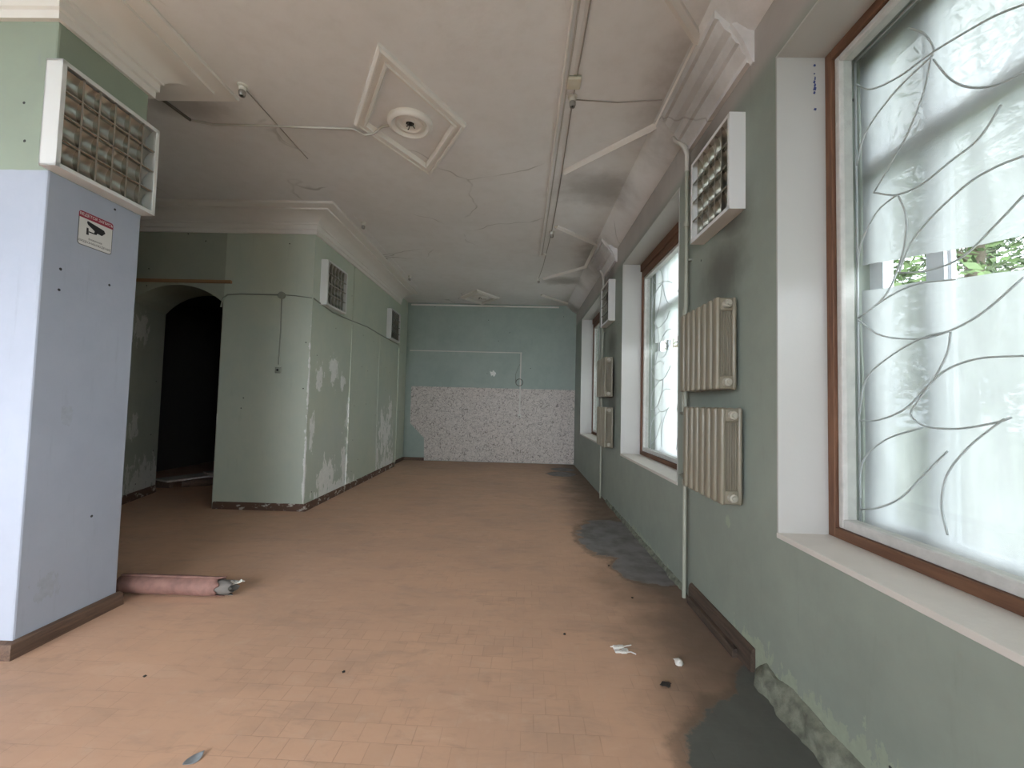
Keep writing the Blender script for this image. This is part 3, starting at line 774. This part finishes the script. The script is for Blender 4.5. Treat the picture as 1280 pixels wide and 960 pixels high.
medallion(-1.09, 10.72, .5, .74, 'diamond plaster medallion close to the far wall', False)

def tube_thing(name, pts, r, mat, label, cat, group=None, n=8):
    o = MB().tube(pts, r, n).build(name, mat, smooth=True, angle=1.2); return tag(o, label, cat, group)
rl = thing('ceiling_rail', (.30, 2.0, ZC), 0, 'long thin white rail running down the right of ceiling', 'ceiling rail')
MB().box((-.02, -.6, -.036), (.0, 5.55, 0), .006).build('rail_edge', M['moulding'], rl)
MB().box((.0, -.6, -.010), (.075, 5.5, 0), .003).build('rail_bed', M['ceiling'], rl)
MB().tube([(.03, -.6, -.012), (.036, 5.5, -.012)], .007, 6).build('rail_cord', M['cable_white'], rl)
MB().lathe([(.045, 0), (.045, -.02), (.03, -.035), (0, -.038)], (.06, 5.5, 0), 2, 16).build('end_cap', M['moulding'], rl, smooth=True)
tube_thing('ceiling_cable', [(.405, 1.4, ZC - .006), (.405, 3.0, ZC - .008), (.40, 3.6, ZC - .007), (.425, 5.0, ZC - .008), (.43, 6.5, ZC - .008), (.385, 8.2, ZC - .007), (.335, 9.0, ZC - .006)], .006, M['cable_ceiling'], 'thin cable running beside the long ceiling rail', 'cable')
jb = thing('junction_box', (.385, 3.41, ZC + .003), 0, 'small cream junction box on the ceiling rail', 'junction box')
MB().box((-.055, -.06, -.045), (.055, .06, 0), .008).build('cover', M['cream_plastic'], jb, smooth=True)
MB().box((-.05, -.062, -.02), (.05, -.055, -.012)).build('seam', M['cable'], jb)
def socket(x, y, label):
    r = thing('lamp_socket', (x, y, ZC), 0, label, 'lamp socket', 'bare lamp sockets on the ceiling')
    MB().lathe([(.042, 0), (.042, -.012), (.03, -.02), (.03, -.05)], (0, 0, 0), 2, 16).build('base', M['white_plastic'], r, smooth=True, angle=.6)
    MB().lathe([(.026, -.05), (.029, -.06), (.026, -.068), (.029, -.076), (.026, -.085), (.024, -.095), (.014, -.095), (.012, -.07), (0, -.07)], (0, 0, 0), 2, 16).build('shell', M['metal'], r, smooth=True, angle=.8)
    MB().cyl((0, 0, -.07), (0, 0, -.09), .006, 8).build('contact', M['dark_hole'], r)
    return r
socket(-2.47, 3.51, 'bare lamp socket on the ceiling beside the blue wall end')
socket(-2.45, 6.30, 'bare lamp socket on the ceiling near the green wall corner')
socket(-2.45, 9.02, 'bare lamp socket on the ceiling near the far left corner')
socket(.395, 3.60, 'bare lamp socket beside the cream junction box')
socket(.435, 6.52, 'bare lamp socket near the far end of ceiling rail')
socket(.335, 9.03, 'bare lamp socket at the end of the thin ceiling cable')
tube_thing('ceiling_cable', [(-2.47, 3.5, ZC - .006), (-2.45, 4.6, ZC - .006)], .005, M['cable_ceiling'], 'thin cable trailing from socket by the blue wall end', 'cable')
tube_thing('ceiling_cable', [(-3.27, 3.96, ZC - .012), (-3.1, 4.02, ZC - .012), (-2.6, 4.03, ZC - .010), (-2.1, 4.05, ZC - .012), (-1.72, 4.06, ZC - .012), (-1.62, 4.10, ZC - .05), (-1.52, 4.07, ZC - .052), (-1.42, 4.02, ZC - .015), (-1.33, 4.0, ZC - .012)], .011, M['cable_white'], 'white cable crossing the ceiling to the near medallion', 'cable')
tube_thing('ceiling_cable', [(-3.36, 3.40, ZC - .012), (-3.33, 3.6, ZC - .012), (-3.28, 3.955, ZC - .012)], .014, M['cable_dark'], 'short dark cable on the ceiling behind the blue wall end', 'cable')
tube_thing('ceiling_cable', [(.42, 3.63, ZC - .007), (.8, 3.66, ZC - .006), (1.18, 3.62, ZC - .007)], .005, M['cable_ceiling'], 'short cable from socket towards the window pier', 'cable')

# ------------------------------------------------------------------ wall things
# arch wall cable with junction and socket
wc = thing('wall_cable', (-3.5, YA, 2.0), 0, 'painted cable on the green wall right of the arch', 'cable')
MB().tube([(-.89, -.01, .90), (-.87, -.01, 1.03), (-.80, -.01, 1.085), (-.6, -.01, 1.10), (-.03, -.01, 1.10)], .011, 8).build('run', M['cable'], wc, smooth=True, angle=1)
MB().tube([(0, -.01, 1.07), (.01, -.01, .6), (.0, -.01, .08)], .010, 8).build('drop', M['cable'], wc, smooth=True, angle=1)
MB().tube([(.03, -.01, 1.10), (.2, -.01, 1.09), (.44, -.01, 1.06)], .008, 8).build('run', M['cable'], wc, smooth=True, angle=1)
MB().lathe([(.052, 0), (.052, .028), (.042, .036), (0, .036)], (0, 0, 1.09), 1, 18, -1).build('junction_box', M['cable'], wc, smooth=True, angle=.6)
so = thing('wall_socket', (-3.5, YA, 2.0), 0, 'small square socket at the bottom of the arch wall cable', 'socket')
MB().box((-.04, -.03, -.045), (.04, 0, .045), .008).build('cover', M['cable'], so, smooth=True)
MB().lathe([(.018, .0), (.018, .002), (0, .002)], (0, -.03, 0), 1, 12, -1).build('pin_hole', M['dark_hole'], so)
tag(MB().box((-6.4, YA - .035, 3.25), (-4.25, YA + .004, 3.295), .005).build('wooden_batten', M['batten']), 'brown wooden batten fixed above the arch', 'batten')
# cable along left wall
tube_thing('wall_cable', [(XL + .012, 6.06, 3.06), (XL + .012, 6.3, 3.03), (XL + .012, 6.7, 2.99), (XL + .012, 7.3, 3.0), (XL + .022, 8.2, 3.03), (XL + .018, 9.2, 3.0), (XL + .012, 10.44, 2.98)], .010, M['cable'], 'sagging painted cable along the long green wall', 'cable')
# far wall
bc = thing('wall_cable', (-.01, YB, 2.0), 0, 'white trunking on the teal far wall dropping to a switch', 'cable')
MB().box((-3.04, -.018, .965), (0.03, 0, .99), .003).build('run', M['white_plastic'], bc)
MB().box((-.014, -.034, -.70), (.022, -.0125, .99), .004).build('drop', M['white_plastic'], bc)
MB().box((-.05, -.055, -.78), (.05, -.0125, -.69), .01).build('switch_box', M['white_plastic'], bc, smooth=True)
MB().tube([(0, -.05, -.74), (0, -.07, -.76)], .012, 8).build('switch_knob', M['cable_dark'], bc)
MB().tube([Vector((-.02 + .095 * math.cos(a), -.03, .17 + .095 * math.sin(a))) for a in [2 * PI * k / 20 for k in range(21)]], .009, 6).build('cable_coil', M['cable_dark'], bc, smooth=True, angle=2)
MB().tube([(-.12, -.012, .2), (-.13, -.012, .38), (-.06, -.012, .58), (0, -.012, .7)], .007, 6).build('loose_wire', M['cable'], bc, smooth=True, angle=2)
pn = MB().prism([(-2.97, 1.0), (-2.575, .60), (-2.56, .012), (1.478, .012), (1.478, 2.0), (-2.97, 2.0)], 1, YB - .011, YB - .001)
tag(pn.build('chip_panel', M['panel']), 'speckled beige panel covering the lower far wall', 'wall panel')
# camera sticker on the blue wall end
sg = thing('warning_sticker', (XL + .0095, 2.903, 2.74), 0, 'white and red security camera sticker on the blue wall end', 'sticker')
def rrect(w, h, r, n=5, cy=0, top=True, bot=True):
    out = []
    for cx, cz, a0, on in ((w - r, h - r, 0, top), (-w + r, h - r, PI / 2, top), (-w + r, -h + r, PI, bot), (w - r, -h + r, 1.5 * PI, bot)):
        if on: out += [(cx + r * math.cos(a0 + PI / 2 * k / n), cy + cz + r * math.sin(a0 + PI / 2 * k / n)) for k in range(n + 1)]
        else: out.append((math.copysign(w, cx), cy + math.copysign(h, cz)))
    return out
sw, sh = .121, .117
MB().prism(rrect(sw, sh, .02), 0, 0, .0016).build('border', M['text_grey'], sg)
MB().prism(rrect(sw - .005, sh - .005, .016), 0, .0005, .0024).build('backing', M['sign_white'], sg)
MB().prism(rrect(sw, .022, .018, cy=sh - .022, bot=False), 0, .0008, .0032).build('header', M['red'], sg)
cam = MB()
cam.prism([(-.062, .062), (.055, .040), (.066, .022), (.042, -.004), (.008, .0), (-.058, .036), (-.066, .05)], 0, .001, .0034)
cam.prism([(-.010, .012), (.012, .008), (.004, -.012), (-.014, -.014)], 0, .001, .0034)
cam.prism([(-.05, -.006), (-.01, -.006), (-.01, -.014), (-.05, -.014)], 0, .001, .0034)
cam.prism([(-.066, .014), (-.054, .014), (-.05, -.034), (-.066, -.034)], 0, .001, .0034)
cam.build('camera_symbol', M['black'], sg)
def text(s_, size, y, z, mat, name, xx):
    cu = bpy.data.curves.new(name, 'FONT'); cu.body = s_; cu.size = size; cu.align_x = 'CENTER'; cu.align_y = 'CENTER'; cu.extrude = .0003
    o = bpy.data.objects.new(name, cu); COL.objects.link(o)
    bpy.context.view_layer.update()
    me = bpy.data.meshes.new_from_object(o.evaluated_get(bpy.context.evaluated_depsgraph_get()))
    COL.objects.unlink(o); bpy.data.objects.remove(o)
    me.transform(Matrix(((0, 0, 1, xx), (1, 0, 0, y), (0, 1, 0, z), (0, 0, 0, 1))))
    me.materials.clear(); me.materials.append(mat)
    q = bpy.data.objects.new(name, me); COL.objects.link(q); q.parent = sg
text('ВЕДЕТСЯ ЗАПИСЬ', .026, 0, sh - .021, M['sign_white'], 'header_text', .0036)
text('ВНИМАНИЕ', .017, 0, -.062, M['text_grey'], 'caption_text', .0029)
text('ВИДЕОНАБЛЮДЕНИЕ', .021, 0, -.087, M['text_grey'], 'caption_text', .0029)

# ------------------------------------------------------------------ things on the floor
# rolled linoleum with torn end
ro = thing('linoleum_roll', (-2.8, 3.43, 0), 0, 'rolled red linoleum with torn end behind the blue wall end', 'linoleum roll')
def roll(name, mat, x0, x1, R0, R1, turns, a0, jag, th=.006):
    m = MB(); NA, NX = int(28 * turns), 16; G = []
    for i in range(NA + 1):
        t = i / NA; a = a0 + t * turns * 2 * PI; rr = R0 + (R1 - R0) * t
        end = x1 + noise.noise(Vector((i * .35, 3, R1 * 50))) * jag
        row = []
        for j in range(NX + 1):
            u = j / NX; x = x0 + (end - x0) * u
            wv = 1 + noise.noise(Vector((x * 5, a, 1))) * .06
            row.append(m.bm.verts.new((x, math.cos(a) * rr * wv, .081 + math.sin(a) * rr * wv * .97)))
        G.append(row)
    for i in range(NA):
        for j in range(NX): m.bm.faces.new([G[i][j], G[i + 1][j], G[i + 1][j + 1], G[i][j + 1]])
    o = m.build(name, mat, ro, smooth=True, angle=2)
    md = o.modifiers.new('thickness', 'SOLIDIFY'); md.thickness = th; md.offset = -1
    return o
roll('outer_sheet', M['red_lino'], -.37, .44, .070, .078, 1.15, .9, .07)
roll('inner_backing', M['felt'], -.33, .53, .038, .068, 1.7, 2.2, .05)
pc = MB()
for i in range(4):
    x, y, z = .47 + .03 * i, -.01 + .012 * i, .10 + .008 * (i % 2)
    pc.face([(x, y - .02, z), (x + .035, y - .012, z + .012), (x + .04, y + .02, z + .002), (x + .004, y + .022, z + .016)])
o = pc.build('torn_scrap', M['paper'], ro); md = o.modifiers.new('t', 'SOLIDIFY'); md.thickness = .003
MB().tube([(.52, .02, .10), (.56, .03, .10), (.585, .035, .118)], .004, 6).build('torn_scrap', M['paper'], ro)

def crumb(name, c, s, mat, label, cat, seed, flat=.35):
    t = bmesh.new(); bmesh.ops.create_icosphere(t, subdivisions=2, radius=1)
    for v in t.verts:
        k = 1 + noise.noise(v.co * 1.7 + Vector((seed, 0, 0))) * .7
        v.co = Vector((v.co.x * k * s[0], v.co.y * k * s[1], v.co.z * k * s[2]))
    lo = min(v.co.z for v in t.verts)
    for v in t.verts: v.co += Vector((c[0], c[1], -lo))
    m = MB(); m.join(t); return tag(m.build(name, mat, smooth=True, angle=1), label, cat)
pf = thing('plaster_flake', (.70, 2.88, 0), 0, 'crumpled white flake with loose strands on the floor', 'debris')
t_ = MB()
for k in range(5):
    a = k * 1.3; x, y = .03 * math.cos(a), .03 * math.sin(a)
    t_.box((x - .02, y - .016, .002), (x + .02, y + .016, .012 + .004 * (k % 3)), .004, 1)
t_.build('flake', M['paper'], pf)
for s in ((.03, .04, .085, .06), (.03, -.03, .09, -.045), (-.03, .02, -.06, .03)):
    MB().tube([(s[0], s[1], .006), ((s[0] + s[2]) / 2, s[1], .012), (s[2], s[3], .006)], .004, 5).build('strand', M['paper'], pf)
crumb('plaster_crumb', (1.03, 2.75), (.03, .028, .016), M['paper'], 'small white plaster crumb near the window wall', 'debris', 3)
crumb('dirt_clod', (.88, 2.54), (.028, .018, .010), M['grit'], 'black dirt clod in front of the white plaster crumb', 'debris', 5)
lf = MB(); prev = None
for i in range(9):
    t = i / 8; wd = .030 * math.sin(PI * min(1, t * 1.02)) ** .8 + .001; zz = .012 + .016 * (2 * t - 1) ** 2
    y = -.07 + .14 * t
    cur = [lf.bm.verts.new((x, y, z)) for x, z in ((-wd, zz + .008), (0, zz), (wd, zz + .006))]
    if prev:
        for k in range(2): lf.bm.faces.new([prev[k], prev[k + 1], cur[k + 1], cur[k]])
    prev = cur
lo_ = lf.build('dry_leaf', M['leaf_dry'], smooth=True, angle=2); lo_.location = (-1.40, 1.915, -.005); lo_.rotation_euler = (0, 0, -.5); lo_.scale = (.85, .6, .6)
md = lo_.modifiers.new('t', 'SOLIDIFY'); md.thickness = .002
tag(lo_, 'bluish dry leaf on the floor at bottom of view', 'leaf')
for k, (x, y, lab) in enumerate(((-2.1, 2.45, 'tiny dark grit speck left of the dry leaf'), (.35, 3.05, 'tiny dark grit speck left of the crumpled white flake'), (.98, 3.65, 'tiny dark grit speck near the nearest riser pipe'), (.93, 4.35, 'tiny dark grit speck at edge of the cement patch'), (-1.0, 2.55, 'tiny dark grit speck in the middle of the near floor'))):
    crumb('grit_speck', (x, y), (.009, .007, .005), M['grit'], lab, 'debris', 11 + k)

# planks inside the passage
def plank(c, ang, L, W, z, tilt, label, th=.028):
    m = MB().box((-W / 2, 0, 0), (W / 2, L, th), .004)
    o = m.build('plank', M['plank']); o.location = (c[0], c[1], z); o.rotation_euler = (tilt, 0, ang)
    return tag(o, label, 'plank', 'planks in the dark passage')
lg = MB().tube([(-5.86, 7.36, .07), (-5.45, 7.62, .07), (-4.85, 8.0, .07)], .07, 12).build('round_log', M['skirt'], smooth=True, angle=.8)
tag(lg, 'dark round log under the planks beyond the arch', 'log')
tag(MB().box((-6.3, 7.25, 0), (-5.98, 7.33, .13), .006).build('support_block', M['skirt']), 'dark block holding up the planks beyond the arch', 'block')
plank((-6.02, 7.10), -.45, 2.4, .42, .142, 0.0, 'wide pale-edged plank lying foremost beyond the arch')
plank((-5.36, 7.52), -.45, 1.8, .24, .142, 0.0, 'narrower plank to the right beyond the arch')
plank((-5.75, 7.75), -.62, 1.5, .22, .172, 0.0, 'plank laid across the top of pile beyond the arch')

# ------------------------------------------------------------------ outside
g = MB()
g.box((XR + .7, -40, -.5), (60, 60, -.35)); g.box((-40, -40, -.5), (XR + .7, YREAR - .3, -.35))
struct(g.build('ground', M['ground']), 'grass outside the windows', 'ground')
def tree(x, y, h, lean, mat, n, label):
    r = thing('tree', (x, y, -.36), 0, label, 'tree', 'trees outside the windows')
    rnd = random.Random(int(x * 100 + y * 10))
    tr = MB(); tr.tube([(0, 0, 0), (lean * .3, .1, h * .35), (lean * .7, 0, h * .7), (lean, .1, h)], .1, 8, rads=[.16, .12, .09, .03])
    cl = []
    for k in range(9):
        z = h * (.28 + .08 * k); a = rnd.uniform(0, 6.28); L = h * .32 * rnd.uniform(.6, 1)
        e = Vector((math.cos(a) * L + lean * z / h, math.sin(a) * L, z + L * .4)); cl.append((e, L * .55)); cl.append((e * .6 + Vector((0, 0, z * .4)), L * .5))
        tr.tube([(lean * z / h * .8, 0, z), tuple(e)], .04, 6, rads=[.05, .015])
    tr.build('trunk', M['tree_bark'], r, smooth=True, angle=1)
    lf = MB()
    for k in range(n):
        c, R = rnd.choice(cl); d = Vector((rnd.gauss(0, 1), rnd.gauss(0, 1), rnd.gauss(0, .8))); d = d * (R * .6)
        p = c + d; a = Vector((rnd.gauss(0, 1), rnd.gauss(0, 1), rnd.gauss(0, 1))).normalized(); b = a.orthogonal().normalized(); s = rnd.uniform(.007, .014) * h
        lf.face([p - a * s, p + b * s * .5, p + a * s, p - b * s * .5])
    lf.build('crown', mat, r)
    return r
tree(6.2, 6.0, 6.8, .3, M['leaf2'], 12000, 'leafy tree outside the nearest window, seen through torn film')
tree(12.8, 11.5, 9.5, -.3, M['leaf'], 12000, 'taller dark tree farther out from the windows')
tree(5.8, 16.0, 6.2, .2, M['leaf2'], 2200, 'tree outside beyond the second window')
tree(9.5, 27.0, 6.5, .2, M['leaf'], 2000, 'tree outside beyond the farthest window')

# ------------------------------------------------------------------ daylight
SKY = 4.2     # bright overcast, brightest over the street behind the viewer
wd = bpy.data.worlds.new('overcast_sky'); sc.world = wd; wd.use_nodes = True
nt = wd.node_tree; nt.nodes.clear()
wo = nt.nodes.new('ShaderNodeOutputWorld'); bg = nt.nodes.new('ShaderNodeBackground'); tc = nt.nodes.new('ShaderNodeTexCoord'); sp = nt.nodes.new('ShaderNodeSeparateXYZ'); rp = nt.nodes.new('ShaderNodeValToRGB')
nt.links.new(tc.outputs['Generated'], sp.inputs[0]); nt.links.new(sp.outputs[2], rp.inputs[0]); nt.links.new(rp.outputs[0], bg.inputs[0])
mr = nt.nodes.new('ShaderNodeMapRange'); mr.interpolation_type = 'SMOOTHSTEP'
mr.inputs[1].default_value = -.12; mr.inputs[2].default_value = -.75; mr.inputs[3].default_value = SKY; mr.inputs[4].default_value = SKY * 2.7
nt.links.new(sp.outputs[1], mr.inputs[0]); nt.links.new(mr.outputs[0], bg.inputs[1]); nt.links.new(bg.outputs[0], wo.inputs[0])
rp.color_ramp.elements[0].position = 0.0; rp.color_ramp.elements[0].color = (.80, .88, 1.0, 1)
rp.color_ramp.elements[1].position = .8; rp.color_ramp.elements[1].color = (.98, 1.0, 1.0, 1)

# ------------------------------------------------------------------ camera
cd = bpy.data.cameras.new('camera'); co = bpy.data.objects.new('camera', cd); COL.objects.link(co)
F = 530.0
eY = Vector((10, 24, F)).normalized(); Dv = F * F / (24 - 10 * .025); eZ = Vector((.025 * Dv, -Dv, F)).normalized(); eX = eY.cross(eZ)
if eX.x < 0: eX = -eX
# world coordinates of the camera axes (image right, image down, forward)
right = Vector((eX.x, eY.x, eZ.x)); down = Vector((eX.y, eY.y, eZ.y)); fwd = Vector((eX.z, eY.z, eZ.z))
rot = Matrix((right, -down, -fwd)).transposed()
co.matrix_world = Matrix.Translation((0, 0, H)) @ rot.to_4x4()
cd.sensor_width = 36; cd.lens = F / 1280 * 36; cd.clip_start = .05; cd.clip_end = 200
sc.camera = co
sc.view_settings.view_transform = 'Standard'; sc.view_settings.look = 'None'; sc.view_settings.gamma = 1
sc.view_settings.exposure = 0.55
